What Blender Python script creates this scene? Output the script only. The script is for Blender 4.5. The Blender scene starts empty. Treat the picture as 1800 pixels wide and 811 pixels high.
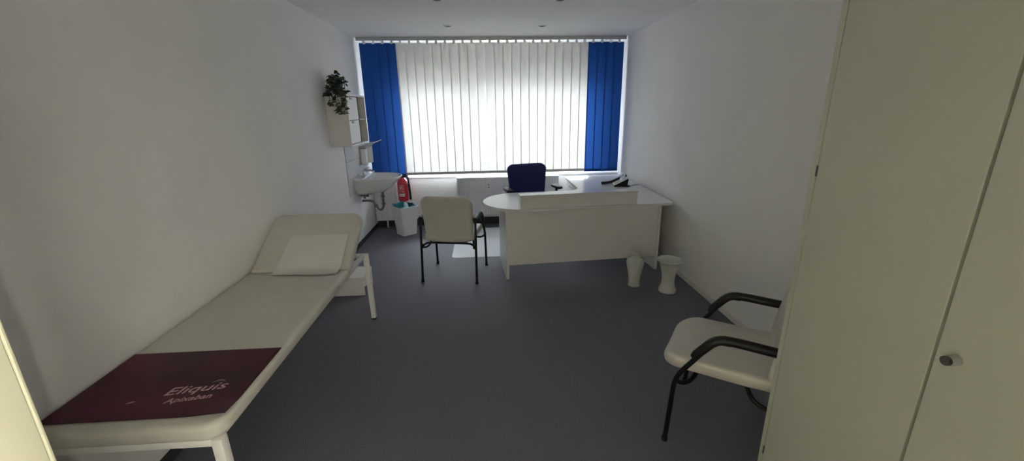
import bpy, bmesh, math, random
from mathutils import Vector, Matrix
random.seed(7)
S = bpy.context.scene
COL = S.collection
PI = math.pi

# ------------------------------------------------------------------ materials
def lin(r, g, b):
    def c(v):
        v /= 255.0
        return v / 12.92 if v <= .04045 else ((v + .055) / 1.055) ** 2.4
    return (c(r), c(g), c(b), 1)

def mat(name, col, rough=.5, metal=0., spec=.5, noise=0., nscale=40., bump=0., bscale=200., coat=0.):
    m = bpy.data.materials.new(name); m.use_nodes = True
    nt = m.node_tree; b = nt.nodes['Principled BSDF']
    b.inputs['Base Color'].default_value = col
    b.inputs['Roughness'].default_value = rough
    b.inputs['Metallic'].default_value = metal
    b.inputs['Specular IOR Level'].default_value = spec
    b.inputs['Coat Weight'].default_value = coat
    tc = nt.nodes.new('ShaderNodeTexCoord')
    if noise > 0:
        n = nt.nodes.new('ShaderNodeTexNoise'); n.inputs['Scale'].default_value = nscale
        n.inputs['Detail'].default_value = 5
        nt.links.new(tc.outputs['Object'], n.inputs['Vector'])
        r = nt.nodes.new('ShaderNodeValToRGB')
        r.color_ramp.elements[0].position = .3; r.color_ramp.elements[1].position = .7
        r.color_ramp.elements[0].color = tuple(c * (1 - noise) for c in col[:3]) + (1,)
        r.color_ramp.elements[1].color = tuple(min(1, c * (1 + noise)) for c in col[:3]) + (1,)
        nt.links.new(n.outputs['Fac'], r.inputs['Fac'])
        nt.links.new(r.outputs['Color'], b.inputs['Base Color'])
    if bump > 0:
        n2 = nt.nodes.new('ShaderNodeTexNoise'); n2.inputs['Scale'].default_value = bscale
        n2.inputs['Detail'].default_value = 4
        nt.links.new(tc.outputs['Object'], n2.inputs['Vector'])
        bp = nt.nodes.new('ShaderNodeBump'); bp.inputs['Strength'].default_value = bump
        bp.inputs['Distance'].default_value = .004
        nt.links.new(n2.outputs['Fac'], bp.inputs['Height'])
        nt.links.new(bp.outputs['Normal'], b.inputs['Normal'])
    return m

def fabric_mat(name, col, trans, fac):
    m = bpy.data.materials.new(name); m.use_nodes = True
    nt = m.node_tree; nt.nodes.clear()
    out = nt.nodes.new('ShaderNodeOutputMaterial')
    tc = nt.nodes.new('ShaderNodeTexCoord')
    n = nt.nodes.new('ShaderNodeTexNoise'); n.inputs['Scale'].default_value = 260
    mp = nt.nodes.new('ShaderNodeMapping'); mp.inputs['Scale'].default_value = (1, 1, .25)
    nt.links.new(tc.outputs['Object'], mp.inputs['Vector']); nt.links.new(mp.outputs['Vector'], n.inputs['Vector'])
    def tint(c):
        r = nt.nodes.new('ShaderNodeValToRGB')
        r.color_ramp.elements[0].position = .3; r.color_ramp.elements[1].position = .7
        r.color_ramp.elements[0].color = tuple(v * .93 for v in c[:3]) + (1,)
        r.color_ramp.elements[1].color = c
        nt.links.new(n.outputs['Fac'], r.inputs['Fac'])
        return r.outputs['Color']
    d = nt.nodes.new('ShaderNodeBsdfDiffuse'); nt.links.new(tint(col), d.inputs['Color'])
    t = nt.nodes.new('ShaderNodeBsdfTranslucent'); nt.links.new(tint(trans), t.inputs['Color'])
    mx = nt.nodes.new('ShaderNodeMixShader'); mx.inputs['Fac'].default_value = fac
    nt.links.new(d.outputs[0], mx.inputs[1]); nt.links.new(t.outputs[0], mx.inputs[2])
    nt.links.new(mx.outputs[0], out.inputs['Surface'])
    return m

M = {}
M['wall'] = mat('wall_paint', (.86, .855, .845, 1), .85, spec=.2, noise=.02, nscale=3, bump=.12, bscale=160)
M['ceiling'] = mat('ceiling_paint', (.86, .855, .85, 1), .9, spec=.15, noise=.015, nscale=3, bump=.06, bscale=160)
M['skirt_dark'] = mat('dark_skirting', (.030, .031, .036, 1), .6)
M['skirt_light'] = mat('light_skirting', (.72, .71, .69, 1), .5)
M['white_lam'] = mat('white_laminate', (.76, .745, .72, 1), .33, noise=.02, nscale=6)
M['grey_top'] = mat('pale_worktop', (.74, .735, .73, 1), .24, noise=.03, nscale=60)
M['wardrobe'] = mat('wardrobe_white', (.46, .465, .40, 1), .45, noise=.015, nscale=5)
M['gap'] = mat('dark_gap', (.16, .15, .12, 1), .8)
M['cream'] = mat('door_cream', (.82, .80, .61, 1), .4, noise=.01, nscale=4)
M['vinyl'] = mat('cream_vinyl', (.60, .58, .52, 1), .42, noise=.03, nscale=9, bump=.08, bscale=420)
M['seat'] = mat('ivory_leather', (.60, .575, .52, 1), .42, noise=.05, nscale=7, bump=.12, bscale=300)
M['black_metal'] = mat('black_metal', (.012, .012, .013, 1), .28, metal=.3)
M['black_plastic'] = mat('black_plastic', (.012, .012, .013, 1), .4, spec=.3)
M['white_metal'] = mat('white_enamel', (.80, .79, .76, 1), .3)
M['radiator'] = mat('radiator_enamel', (.80, .80, .80, 1), .3)
M['chrome'] = mat('chrome', (.55, .55, .56, 1), .18, metal=1)
M['dull_chrome'] = mat('dull_chrome', (.20, .20, .21, 1), .3, metal=1)
M['porcelain'] = mat('porcelain', (.82, .82, .80, 1), .1, coat=.4)
M['glaze'] = mat('white_glaze', (.62, .63, .58, 1), .2, noise=.03, nscale=12, coat=.3)
M['tile'] = mat('wall_tile', (.80, .80, .79, 1), .2)
M['grout'] = mat('tile_grout', (.42, .41, .40, 1), .9)
M['red'] = mat('red_enamel', (.62, .02, .045, 1), .3, coat=.3)
M['label_white'] = mat('label_white', (.85, .84, .82, 1), .5)
M['bin'] = mat('bin_plastic', (.80, .81, .82, 1), .4)
M['teal'] = mat('teal_bag', (.03, .21, .25, 1), .4, noise=.3, nscale=18)
M['tealclear'] = mat('pale_teal_bag', (.45, .60, .63, 1), .35)
M['leaf'] = mat('leaf_green', (.040, .062, .030, 1), .5, noise=.5, nscale=14)
M['stem'] = mat('leaf_stem', (.06, .07, .03, 1), .6)
M['navy'] = mat('navy_fabric', (.018, .024, .125, 1), .85, noise=.12, nscale=300, bump=.15, bscale=500)
M['paper'] = mat('paper', (.70, .69, .64, 1), .8, bump=.1, bscale=120)
M['mat_clear'] = mat('floor_protector', (.80, .81, .84, 1), .22, spec=.8)
M['grey_plastic'] = mat('grey_plastic', (.40, .40, .39, 1), .45)
M['dark_grey'] = mat('dark_grey', (.06, .06, .06, 1), .5)
M['print_glint_pink'] = mat('print_glint_pink', (.62, .36, .40, 1), .5)  # lettering print, also the colour of the painted reflection
M['rail'] = mat('rail_white', (.82, .82, .82, 1), .35)
M['weight_grey'] = mat('weight_grey', (.56, .55, .52, 1), .6)
M['rail_grey'] = mat('rail_grey', (.55, .55, .55, 1), .4)
M['screen'] = mat('phone_display', (.50, .53, .52, 1), .2)
M['slat_white'] = fabric_mat('white_slat_fabric', (.80, .79, .76, 1), (.88, .87, .84, 1), .16)
M['slat_blue'] = fabric_mat('blue_slat_fabric', (.020, .072, .29, 1), (.022, .080, .31, 1), .20)

def carpet():
    m = mat('carpet', (.1, .1, .1, 1), .95, spec=.12)
    nt = m.node_tree; b = nt.nodes['Principled BSDF']
    tc = nt.nodes.new('ShaderNodeTexCoord')
    n = nt.nodes.new('ShaderNodeTexNoise'); n.inputs['Scale'].default_value = 190; n.inputs['Detail'].default_value = 3
    nt.links.new(tc.outputs['Object'], n.inputs['Vector'])
    r = nt.nodes.new('ShaderNodeValToRGB')
    e = r.color_ramp.elements
    e[0].position = .32; e[0].color = (.084, .084, .104, 1)
    e[1].position = .68; e[1].color = (.198, .195, .236, 1)
    nt.links.new(n.outputs['Fac'], r.inputs['Fac'])
    nt.links.new(r.outputs['Color'], b.inputs['Base Color'])
    b.inputs['Roughness'].default_value = .62
    b.inputs['Specular IOR Level'].default_value = .5
    bp = nt.nodes.new('ShaderNodeBump'); bp.inputs['Strength'].default_value = .22; bp.inputs['Distance'].default_value = .004
    nt.links.new(n.outputs['Fac'], bp.inputs['Height']); nt.links.new(bp.outputs['Normal'], b.inputs['Normal'])
    return m
M['carpet'] = carpet()

def maroon():
    m = mat('maroon_print', (.05, .01, .02, 1), .4, spec=.22)
    nt = m.node_tree; b = nt.nodes['Principled BSDF']
    tc = nt.nodes.new('ShaderNodeTexCoord')
    n = nt.nodes.new('ShaderNodeTexNoise'); n.inputs['Scale'].default_value = 3.2; n.inputs['Detail'].default_value = 2
    n.inputs['Distortion'].default_value = .6
    mp = nt.nodes.new('ShaderNodeMapping'); mp.inputs['Rotation'].default_value = (0, 0, .5); mp.inputs['Scale'].default_value = (.7, 1.5, 1)
    nt.links.new(tc.outputs['Object'], mp.inputs['Vector']); nt.links.new(mp.outputs['Vector'], n.inputs['Vector'])
    r = nt.nodes.new('ShaderNodeValToRGB')
    e = r.color_ramp.elements
    e[0].position = .36; e[0].color = (.040, .010, .018, 1)
    e[1].position = .66; e[1].color = (.100, .010, .033, 1)
    nt.links.new(n.outputs['Fac'], r.inputs['Fac']); nt.links.new(r.outputs['Color'], b.inputs['Base Color'])
    return m
M['maroon'] = maroon()

def glass():
    m = bpy.data.materials.new('window_glass'); m.use_nodes = True
    nt = m.node_tree; nt.nodes.clear()
    out = nt.nodes.new('ShaderNodeOutputMaterial')
    t = nt.nodes.new('ShaderNodeBsdfTransparent'); t.inputs['Color'].default_value = (.95, .97, .97, 1)
    g = nt.nodes.new('ShaderNodeBsdfGlossy'); g.inputs['Roughness'].default_value = .02
    f = nt.nodes.new('ShaderNodeFresnel'); f.inputs['IOR'].default_value = 1.3
    mx = nt.nodes.new('ShaderNodeMixShader')
    nt.links.new(f.outputs[0], mx.inputs['Fac']); nt.links.new(t.outputs[0], mx.inputs[1]); nt.links.new(g.outputs[0], mx.inputs[2])
    nt.links.new(mx.outputs[0], out.inputs['Surface'])
    return m
M['glass'] = glass()
M['shelf_glass'] = mat('shelf_glass', (.55, .60, .60, 1), .1)

# ------------------------------------------------------------------ builders
def B(): return bmesh.new()

def obj(name, bm, m, parent=None, smooth=True, ang=40):
    bmesh.ops.recalc_face_normals(bm, faces=bm.faces[:])
    me = bpy.data.meshes.new(name); bm.to_mesh(me); bm.free()
    me.materials.append(M[m] if isinstance(m, str) else m)
    if smooth:
        me.shade_smooth()
        me.set_sharp_from_angle(angle=math.radians(ang))
    o = bpy.data.objects.new(name, me); COL.objects.link(o)
    if parent is not None: o.parent = parent
    return o

def tag(o, label, cat, group=None):
    o['label'] = label; o['category'] = cat
    if group: o['group'] = group
    return o

def thing(name, label, cat, loc=(0, 0, 0), rz=0, group=None):
    o = bpy.data.objects.new(name, None); COL.objects.link(o)
    o.location = loc; o.rotation_euler = (0, 0, rz); o.empty_display_size = .1
    return tag(o, label, cat, group)

def struct(name, bm, m, parent=None, smooth=False):
    o = obj(name, bm, m, parent, smooth)
    if parent is None: o['kind'] = 'structure'
    return o

def box(bm, x0, x1, y0, y1, z0, z1, bev=0., seg=2, mx=None):
    r = bmesh.ops.create_cube(bm, size=1)
    vs = r['verts']
    for v in vs:
        v.co = Vector((x0 + (v.co.x + .5) * (x1 - x0), y0 + (v.co.y + .5) * (y1 - y0), z0 + (v.co.z + .5) * (z1 - z0)))
    if bev > 0:
        es = list({e for v in vs for e in v.link_edges})
        rr = bmesh.ops.bevel(bm, geom=es, offset=bev, segments=seg, affect='EDGES', profile=.5)
        vs = list({v for f in rr['faces'] for v in f.verts} | {v for v in vs if v.is_valid})
    if mx is not None:
        bmesh.ops.transform(bm, matrix=mx, verts=vs)
    return vs

def fillet(pts, r, n=6):
    pts = [Vector(p) for p in pts]
    if len(pts) < 3: return pts
    out = [pts[0]]
    for i in range(1, len(pts) - 1):
        a, b, c = pts[i - 1], pts[i], pts[i + 1]
        rr = r[i] if isinstance(r, dict) and i in r else (r if not isinstance(r, dict) else 0)
        d1 = (a - b); d2 = (c - b)
        k = min(rr, d1.length * .48, d2.length * .48)
        if k < 1e-5: out.append(b); continue
        p0 = b + d1.normalized() * k; p2 = b + d2.normalized() * k
        for j in range(n + 1):
            t = j / n
            out.append(p0 * (1 - t) ** 2 + b * 2 * t * (1 - t) + p2 * t ** 2)
    out.append(pts[-1])
    return out

def tube(bm, pts, r, n=12, fr=0., caps=True, sx=1., radii=None):
    P = fillet(pts, fr) if fr else [Vector(p) for p in pts]
    rings = []
    t0 = (P[1] - P[0]).normalized()
    up = Vector((0, 0, 1)) if abs(t0.z) < .9 else Vector((1, 0, 0))
    u = t0.cross(up).normalized()
    for i, p in enumerate(P):
        if i == 0: t = P[1] - P[0]
        elif i == len(P) - 1: t = P[-1] - P[-2]
        else: t = P[i + 1] - P[i - 1]
        t.normalize()
        u = (u - t * u.dot(t)).normalized(); w = t.cross(u)
        ra = radii[i] if radii else r
        rings.append([bm.verts.new(p + u * math.cos(2 * PI * k / n) * ra * sx + w * math.sin(2 * PI * k / n) * ra) for k in range(n)])
    for a, b in zip(rings, rings[1:]):
        for k in range(n): bm.faces.new((a[k], a[(k + 1) % n], b[(k + 1) % n], b[k]))
    if caps:
        bm.faces.new(rings[0][::-1]); bm.faces.new(rings[-1])

def lathe(bm, prof, n=32, c=(0, 0, 0), sx=1, sy=1):
    c = Vector(c); rings = []
    for (r, z) in prof:
        if r < 1e-6: rings.append([bm.verts.new(c + Vector((0, 0, z)))])
        else: rings.append([bm.verts.new(c + Vector((r * sx * math.cos(2 * PI * k / n), r * sy * math.sin(2 * PI * k / n), z))) for k in range(n)])
    for a, b in zip(rings, rings[1:]):
        for k in range(n):
            k2 = (k + 1) % n
            if len(a) == 1 and len(b) == 1: continue
            if len(a) == 1: bm.faces.new((a[0], b[k2], b[k]))
            elif len(b) == 1: bm.faces.new((a[k], a[k2], b[0]))
            else: bm.faces.new((a[k], a[k2], b[k2], b[k]))

def rrect(w, h, r, n=6):
    """outline of a rounded rectangle centred on 0; r = one radius or four (BL, BR, TR, TL)"""
    if not isinstance(r, (tuple, list)): r = (r,) * 4
    pts = []
    cs = [(-w / 2, -h / 2, PI, r[0], 1, 1), (w / 2, -h / 2, 1.5 * PI, r[1], -1, 1), (w / 2, h / 2, 0, r[2], -1, -1), (-w / 2, h / 2, .5 * PI, r[3], 1, -1)]
    for (x, y, a, q, sx, sy) in cs:
        for k in range(n + 1):
            t = a + .5 * PI * k / n
            pts.append((x + sx * q + q * math.cos(t), y + sy * q + q * math.sin(t)))
    return pts

def dense(pts, step):
    out = []
    for i, p in enumerate(pts):
        q = pts[(i + 1) % len(pts)]
        d = math.hypot(q[0] - p[0], q[1] - p[1])
        if d < 1e-6: continue
        k = max(1, int(d / step))
        for j in range(k): out.append((p[0] + (q[0] - p[0]) * j / k, p[1] + (q[1] - p[1]) * j / k))
    return out

def cushion(bm, outline, t, r, fn, crown=0., crown_b=0., rings=5):
    """padded slab: outline in u,v, thickness t along w (0..t), edges rounded by r, mapped by fn(u,v,w)"""
    n = len(outline)
    cx = sum(p[0] for p in outline) / n; cy = sum(p[1] for p in outline) / n
    nor = []
    for i in range(n):
        a = outline[i - 1]; b = outline[(i + 1) % n]
        dx, dy = b[0] - a[0], b[1] - a[1]; l = math.hypot(dx, dy) or 1
        nor.append((dy / l, -dx / l))
    def ring(inset, w):
        return [bm.verts.new(fn(p[0] - nx * inset, p[1] - ny * inset, w)) for p, (nx, ny) in zip(outline, nor)]
    R = []
    def inner(s, w, ins):
        return [bm.verts.new(fn(cx + (p[0] - nx * ins - cx) * s, cy + (p[1] - ny * ins - cy) * s, w)) for p, (nx, ny) in zip(outline, nor)]
    ss = [i / rings for i in range(1, rings)]
    cb = bm.verts.new(fn(cx, cy, -crown_b))
    for s in ss: R.append(inner(s, -crown_b * (1 - s ** 3), r))
    for k in range(7):
        a = -PI / 2 + PI / 2 * k / 6
        R.append(ring(r * (1 - math.cos(a)), r + r * math.sin(a)))
    for k in range(7):
        a = PI / 2 * k / 6
        R.append(ring(r * (1 - math.cos(a)), t - r + r * math.sin(a)))
    for s in ss[::-1]: R.append(inner(s, t + crown * (1 - s ** 3), r))
    ct = bm.verts.new(fn(cx, cy, t + crown))
    for k in range(n): bm.faces.new((cb, R[0][(k + 1) % n], R[0][k]))
    for a, b in zip(R, R[1:]):
        for k in range(n): bm.faces.new((a[k], a[(k + 1) % n], b[(k + 1) % n], b[k]))
    for k in range(n): bm.faces.new((ct, R[-1][k], R[-1][(k + 1) % n]))

def prism(bm, outline, z0, z1, bev=.002):
    n = len(outline)
    vb = [bm.verts.new((x, y, z0)) for x, y in outline]
    vt = [bm.verts.new((x, y, z1)) for x, y in outline]
    bm.faces.new(vb[::-1]); top = bm.faces.new(vt)
    for k in range(n): bm.faces.new((vb[k], vb[(k + 1) % n], vt[(k + 1) % n], vt[k]))
    if bev > 0:
        bmesh.ops.bevel(bm, geom=[e for e in bm.edges if (e.verts[0].co.z > z1 - 1e-6 and e.verts[1].co.z > z1 - 1e-6) or (e.verts[0].co.z < z0 + 1e-6 and e.verts[1].co.z < z0 + 1e-6)], offset=bev, segments=2, affect='EDGES')

def cyl(bm, p0, p1, r, n=16): tube(bm, [p0, p1], r, n)

def copy_tree(o, parent=None):
    c = o.copy(); COL.objects.link(c)
    if parent is not None: c.parent = parent
    for ch in list(o.children): copy_tree(ch, c)
    return c

# ------------------------------------------------------------------ room shell
XL, XR, YB, YF, H = -1.62, 1.94, 6.10, -.15, 2.557
YW = 6.34                                   # plane of the window
WX0, WX1, WZ0, WZ1 = -1.22, 1.62, .745, 2.06    # window opening
b = B(); box(b, -2.6, 3.0, -2.4, 6.7, -.1, 0); struct('floor', b, 'carpet')
b = B(); box(b, -2.6, 3.0, -2.4, 6.7, H, H + .1); struct('ceiling', b, 'ceiling')
b = B(); box(b, XL - .15, XL, YF - .1, 6.7, 0, H); struct('wall_left', b, 'wall')
b = B(); box(b, XR, XR + .15, YF - .1, 6.7, 0, H); struct('wall_right', b, 'wall')
b = B()
box(b, XL, XR, YB, 6.45, 0, .706)
box(b, XL, XR, YW - .02, 6.45, .706, WZ0); box(b, XL, XR, YW - .02, 6.45, WZ1, H)
box(b, XL, WX0, YW - .02, 6.45, WZ0, WZ1); box(b, WX1, XR, YW - .02, 6.45, WZ0, WZ1)
struct('wall_back', b, 'wall')
b = B()
box(b, XL, -.68, YF - .1, YF, 0, H); box(b, .24, XR, YF - .1, YF, 0, H); box(b, -.68, .24, YF - .1, YF, 2.08, H)  # unseen doorway, right side narrowed to keep direct hall light off the couch
struct('wall_front', b, 'wall')
b = B()
box(b, -2.6, 3.0, -2.4, -2.3, 0, H); box(b, -2.6, -2.5, -2.3, YF - .1, 0, H); box(b, 2.9, 3.0, -2.3, YF - .1, 0, H)
box(b, -2.5, XL - .15, YF - .1, YF, 0, H); box(b, XR + .15, 2.9, YF - .1, YF, 0, H)
struct('wall_hall', b, 'wall')
# window: frame with three casements, panes, sill
b = B()
f = .055
for (x0, x1) in ((WX0, -.06), (-.06, WX1)):
    box(b, x0, x0 + f, YW - .03, YW + .04, WZ0, WZ1, .004); box(b, x1 - f, x1, YW - .03, YW + .04, WZ0, WZ1, .004)
    box(b, x0 + f, x1 - f, YW - .03, YW + .04, WZ0, WZ0 + f, .004); box(b, x0 + f, x1 - f, YW - .03, YW + .04, WZ1 - f, WZ1, .004)
win = struct('window_1', b, 'white_metal')
for (x0, x1) in ((WX0, -.06), (-.06, WX1)):
    b = B(); box(b, x0 + f - .005, x1 - f + .005, YW, YW + .006, WZ0 + f - .005, WZ1 - f + .005)
    struct('window_pane', b, 'glass', win)
b = B(); box(b, XL + .001, XR - .001, YB - .012, YW - .02, .706, .726, .005); struct('trim_1', b, 'white_metal')
b = B(); box(b, XL, XL + .012, YF, YB, 0, .06, .003); struct('baseboard_left', b, 'skirt_dark')
b = B(); box(b, XL + .012, XR, YB - .012, YB, 0, .105, .003); struct('baseboard_back', b, 'skirt_dark')
b = B(); box(b, XR - .014, XR, 1.4, YB - .012, 0, .052, .004); struct('baseboard_right', b, 'skirt_light')
# tiled splashback behind the sink
b = B()
zz = [.668, .870, 1.080, 1.290]; yy = [5.02 + .33 * k for k in range(4)] + [YB]
for z0, z1 in zip(zz, zz[1:]):
    for y0, y1 in zip(yy, yy[1:]):
        box(b, XL + .003, XL + .010, y0 + .0025, y1 - .0025, z0 + .0025, z1 - .0025, .0015)
ti = struct('trim_2', b, 'tile')
b = B(); box(b, XL, XL + .006, 5.02, YB, .668, 1.29); struct('grout', b, 'grout', ti)
# open door leaf at the left, in front of the camera's left shoulder
hx, hy, ex, ey = -.62, -.135, -.752, .632
L = math.hypot(ex - hx, ey - hy); an = math.atan2(ey - hy, ex - hx)
b = B()
box(b, 0, L - .011, -.001, .040, .008, 2.03, .002)
box(b, L - .0095, L, -.001, .040, .008, 2.03, .003)
box(b, L - .013, L - .008, .004, .036, .010, 2.028)
do = struct('door_1', b, 'cream'); do.location = (hx, hy, 0); do.rotation_euler = (0, 0, an)
do.location = Vector((hx, hy, 0))
b = B()
tube(b, [(L - .075, -.001, 1.03), (L - .075, -.05, 1.03), (L - .19, -.05, 1.03)], .010, 12, .018)
lathe(b, [(0, 0), (.024, 0), (.024, .007), (0, .007)], 24, (0, 0, 0))
dh = obj('door_handle', b, 'chrome', do)
for v in dh.data.vertices:
    if abs(v.co.z) < .02: v.co = Vector((L - .075 + v.co.x, -.001 - v.co.z, 1.03 + v.co.y))

# ------------------------------------------------------------------ vertical blind
YBL = 5.955
bl = thing('vertical_blind', 'full-width vertical slat blind, blue at both ends and white between, over the window', 'blind', (.16, YBL, .775))
def rel(x, y, z): return Vector((x - .16, y - YBL, z - .775))
b = B()
box(b, -1.600 - .16, 1.920 - .16, -.016, .016, 2.513 - .775, H - .775 - .0005, .004)
obj('headrail', b, 'rail_grey', bl)
def slat(x, wid, m, tilt, zb, twist=0.):
    b = B()
    nx, nz = 8, 10
    zt = 2.486; ca, sa = math.cos(tilt), math.sin(tilt)
    g = []
    for j in range(nz + 1):
        row = []
        for i in range(nx + 1):
            u = (i / nx - .5) * wid; v = j / nz
            w = .0015 * (1 - (2 * i / nx - 1) ** 2)
            tt = tilt + twist * (1 - v) ; ca, sa = math.cos(tt), math.sin(tt)
            row.append(b.verts.new(rel(x + u * ca - w * sa, YBL + u * sa + w * ca, zb + (zt - zb) * v)))
        g.append(row)
    for j in range(nz):
        for i in range(nx): b.faces.new((g[j][i], g[j][i + 1], g[j + 1][i + 1], g[j + 1][i]))
    s = obj('slat', b, m, bl)
    b = B()
    mx = Matrix.Translation(rel(x, YBL, 0)) @ Matrix.Rotation(tilt + twist, 4, 'Z')
    box(b, -wid / 2 + .001, wid / 2 - .001, -.0012, .0032, zb - .002, zb + .034, .001, 1, mx)
    obj('bottom_weight', b, 'weight_grey' if m == 'slat_white' else m, s)
    b = B()
    box(b, x - .175, x - .145, -.004, .004, zt - .775 - .012, 2.5135 - .775, .001, 1)
    obj('hanger', b, 'rail', s)
    return s
W0, W1 = -1.098, 1.418
tl = math.radians(3.2)
for k in range(4):
    sp = (W0 + 1.562) / 4; slat(-1.562 + sp * (k + .5), .130, 'slat_blue', tl, .765)
for k in range(22):
    sp = (W1 - W0) / 22
    wd = .1295 if k != 9 else .124
    slat(W0 + sp * (k + .5) + (-.004 if k < 10 else .003), wd, 'slat_white', tl + (math.radians(3) if k == 10 else 0) + random.uniform(-.006, .006), .778, random.uniform(-.012, .012))
for k in range(4):
    sp = (1.888 - W1) / 4; slat(W1 + sp * (k + .5), .130, 'slat_blue', tl, .770)

# ------------------------------------------------------------------ ceiling spots
SP = [(-.371, 5.2, 'small round recessed ceiling spot, left one of the pair nearest the window'),
      (.697, 5.22, 'small round recessed ceiling spot, right one of the pair nearest the window'),
      (-.363, 4.0, 'recessed ceiling spot cut by the top photo edge, left of two'),
      (.688, 4.0, 'recessed ceiling spot cut by the top photo edge, right of two')]
base = None
for (x, y, lb) in SP:
    if base is None:
        t = thing('ceiling_spotlight', lb, 'ceiling light', (x, y, H), 0, 'recessed ceiling spots')
        b = B(); lathe(b, [(.036, -.001), (.052, -.001), (.052, -.005), (.048, -.008), (.040, -.008), (.036, -.004), (.036, -.001)], 32)
        obj('trim_ring', b, 'rail', t)
        b = B(); lathe(b, [(0, -.0015), (.036, -.0015), (.036, -.003), (.026, -.0035), (.024, -.007), (0, -.009)], 24)
        obj('lamp', b, 'dark_grey', t)
        base = t
    else:
        t = copy_tree(base); t.location = (x, y, H); t['label'] = lb

# ------------------------------------------------------------------ examination couch
CX0, CX1, CY0, HY, CZ = -1.605, -.948, 1.262, 2.72, .635
ccx = (CX0 + CX1) / 2
co = thing('examination_couch', 'cream padded examination couch with raised head end along the left wall', 'couch', (ccx, 2.2, 0))
def cl(x, y, z): return Vector((x - ccx, y - 2.2, z))
b = B()
w = CX1 - CX0; l = HY + .012 - CY0
cushion(b, dense(rrect(w, l, (.03, .075, .012, .012)), .06), .068, .024, lambda u, v, q: cl(ccx + u, CY0 + l / 2 + v, CZ - .068 + q), .004, 0)
obj('lying_cushion', b, 'vinyl', co)
a = math.radians(31); hl = .56
b = B()
def hmap(u, v, q):
    s = v + hl / 2
    return cl(ccx + u, HY + .012 + s * math.cos(a) - (q - .068) * math.sin(a) - .0, CZ - .002 + s * math.sin(a) + (q - .068) * math.cos(a))
cushion(b, dense(rrect(w, hl, (.012, .012, .085, .085)), .06), .068, .024, hmap, .004, 0)
obj('head_section', b, 'vinyl', co)
b = B()
lx0, lx1, ly0, ly1, fz = CX0 + .030, CX1 - .028, CY0 + .028, 3.225, .572
rw = .034
for x in (lx0, lx1):
    q_ = x - .022 * (1 if x > ccx else -1); box(b, q_ - rw / 2 - ccx, q_ + rw / 2 - ccx, ly0 - 2.2, ly1 - 2.2, fz - .030, fz, .004)
for y in (ly0, HY - .05, ly1):
    box(b, lx0 + rw / 2 - ccx, lx1 - rw / 2 - ccx, y - .017 - 2.2, y + .017 - 2.2, fz - .030, fz, .004)
obj('frame', b, 'white_metal', co)
for x in (lx0, lx1):
    for y in (ly0, ly1):
        b = B()
        sx = 1 if x > ccx else 0
        dx = .012 * sx; dy = .012 * (1 if y > 2 else -1)
        vs = box(b, -.019, .019, -.019, .019, 0, fz - .001, .004)
        for v in b.verts:
            k = 1 - v.co.z / fz
            v.co = cl(x + v.co.x + dx * k, y + v.co.y + dy * k * (.0 if y > 2 else 1), v.co.z)
        lg = obj('leg', b, 'white_metal', co)
        b = B(); p = cl(x + dx, y + (dy if y < 2 else 0), 0)
        box(b, p.x - .020, p.x + .020, p.y - .020, p.y + .020, 0, .014, .003)
        obj('leg_cap', b, 'black_plastic', lg)
# head support stay under the raised head end
b = B()
for x in (lx0 + .06, lx1 - .06):
    p0 = cl(x, 3.0, fz - .02); s = .40
    p1 = hmap(x - ccx, s - hl / 2, 0)
    tube(b, [p0, p1], .010, 10)
tube(b, [cl(lx0 + .06, 3.0, fz - .02), cl(lx1 - .06, 3.0, fz - .02)], .010, 10)
obj('head_stay', b, 'white_metal', co)

# maroon mat at the foot end with its lettering
mx0, mx1, my0, my1 = -1.590, -.953, 1.315, 1.752
mz = CZ + .0065
mt = thing('advertising_mat', 'dark maroon printed mat with pale lettering lying on the couch foot end', 'mat', ((mx0 + mx1) / 2, (my0 + my1) / 2, mz - .002))
mcx, mcy = (mx0 + mx1) / 2, (my0 + my1) / 2
def matz(x, y):
    d = 0
    k = max(0, (x - (mx1 - .13)) / .13) * max(0, (my0 + .09 - y) / .09)
    d += .010 * k
    return d
b = B(); nx, ny = 36, 26; top = []; bot = []
for j in range(ny + 1):
    rt = []; rb = []
    for i in range(nx + 1):
        x = mx0 + (mx1 - mx0) * i / nx; y = my0 + (my1 - my0) * j / ny
        z = matz(x, y)
        rt.append(b.verts.new((x - mcx, y - mcy, z + .002))); rb.append(b.verts.new((x - mcx, y - mcy, z)))
    top.append(rt); bot.append(rb)
for j in range(ny):
    for i in range(nx):
        b.faces.new((top[j][i], top[j][i + 1], top[j + 1][i + 1], top[j + 1][i]))
        b.faces.new((bot[j][i], bot[j + 1][i], bot[j + 1][i + 1], bot[j][i + 1]))
for i in range(nx):
    b.faces.new((top[0][i], bot[0][i], bot[0][i + 1], top[0][i + 1])); b.faces.new((top[ny][i], top[ny][i + 1], bot[ny][i + 1], bot[ny][i]))
for j in range(ny):
    b.faces.new((top[j][0], top[j + 1][0], bot[j + 1][0], bot[j][0])); b.faces.new((top[j][nx], bot[j][nx], bot[j + 1][nx], top[j + 1][nx]))
obj('mat_sheet', b, 'maroon', mt)

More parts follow.
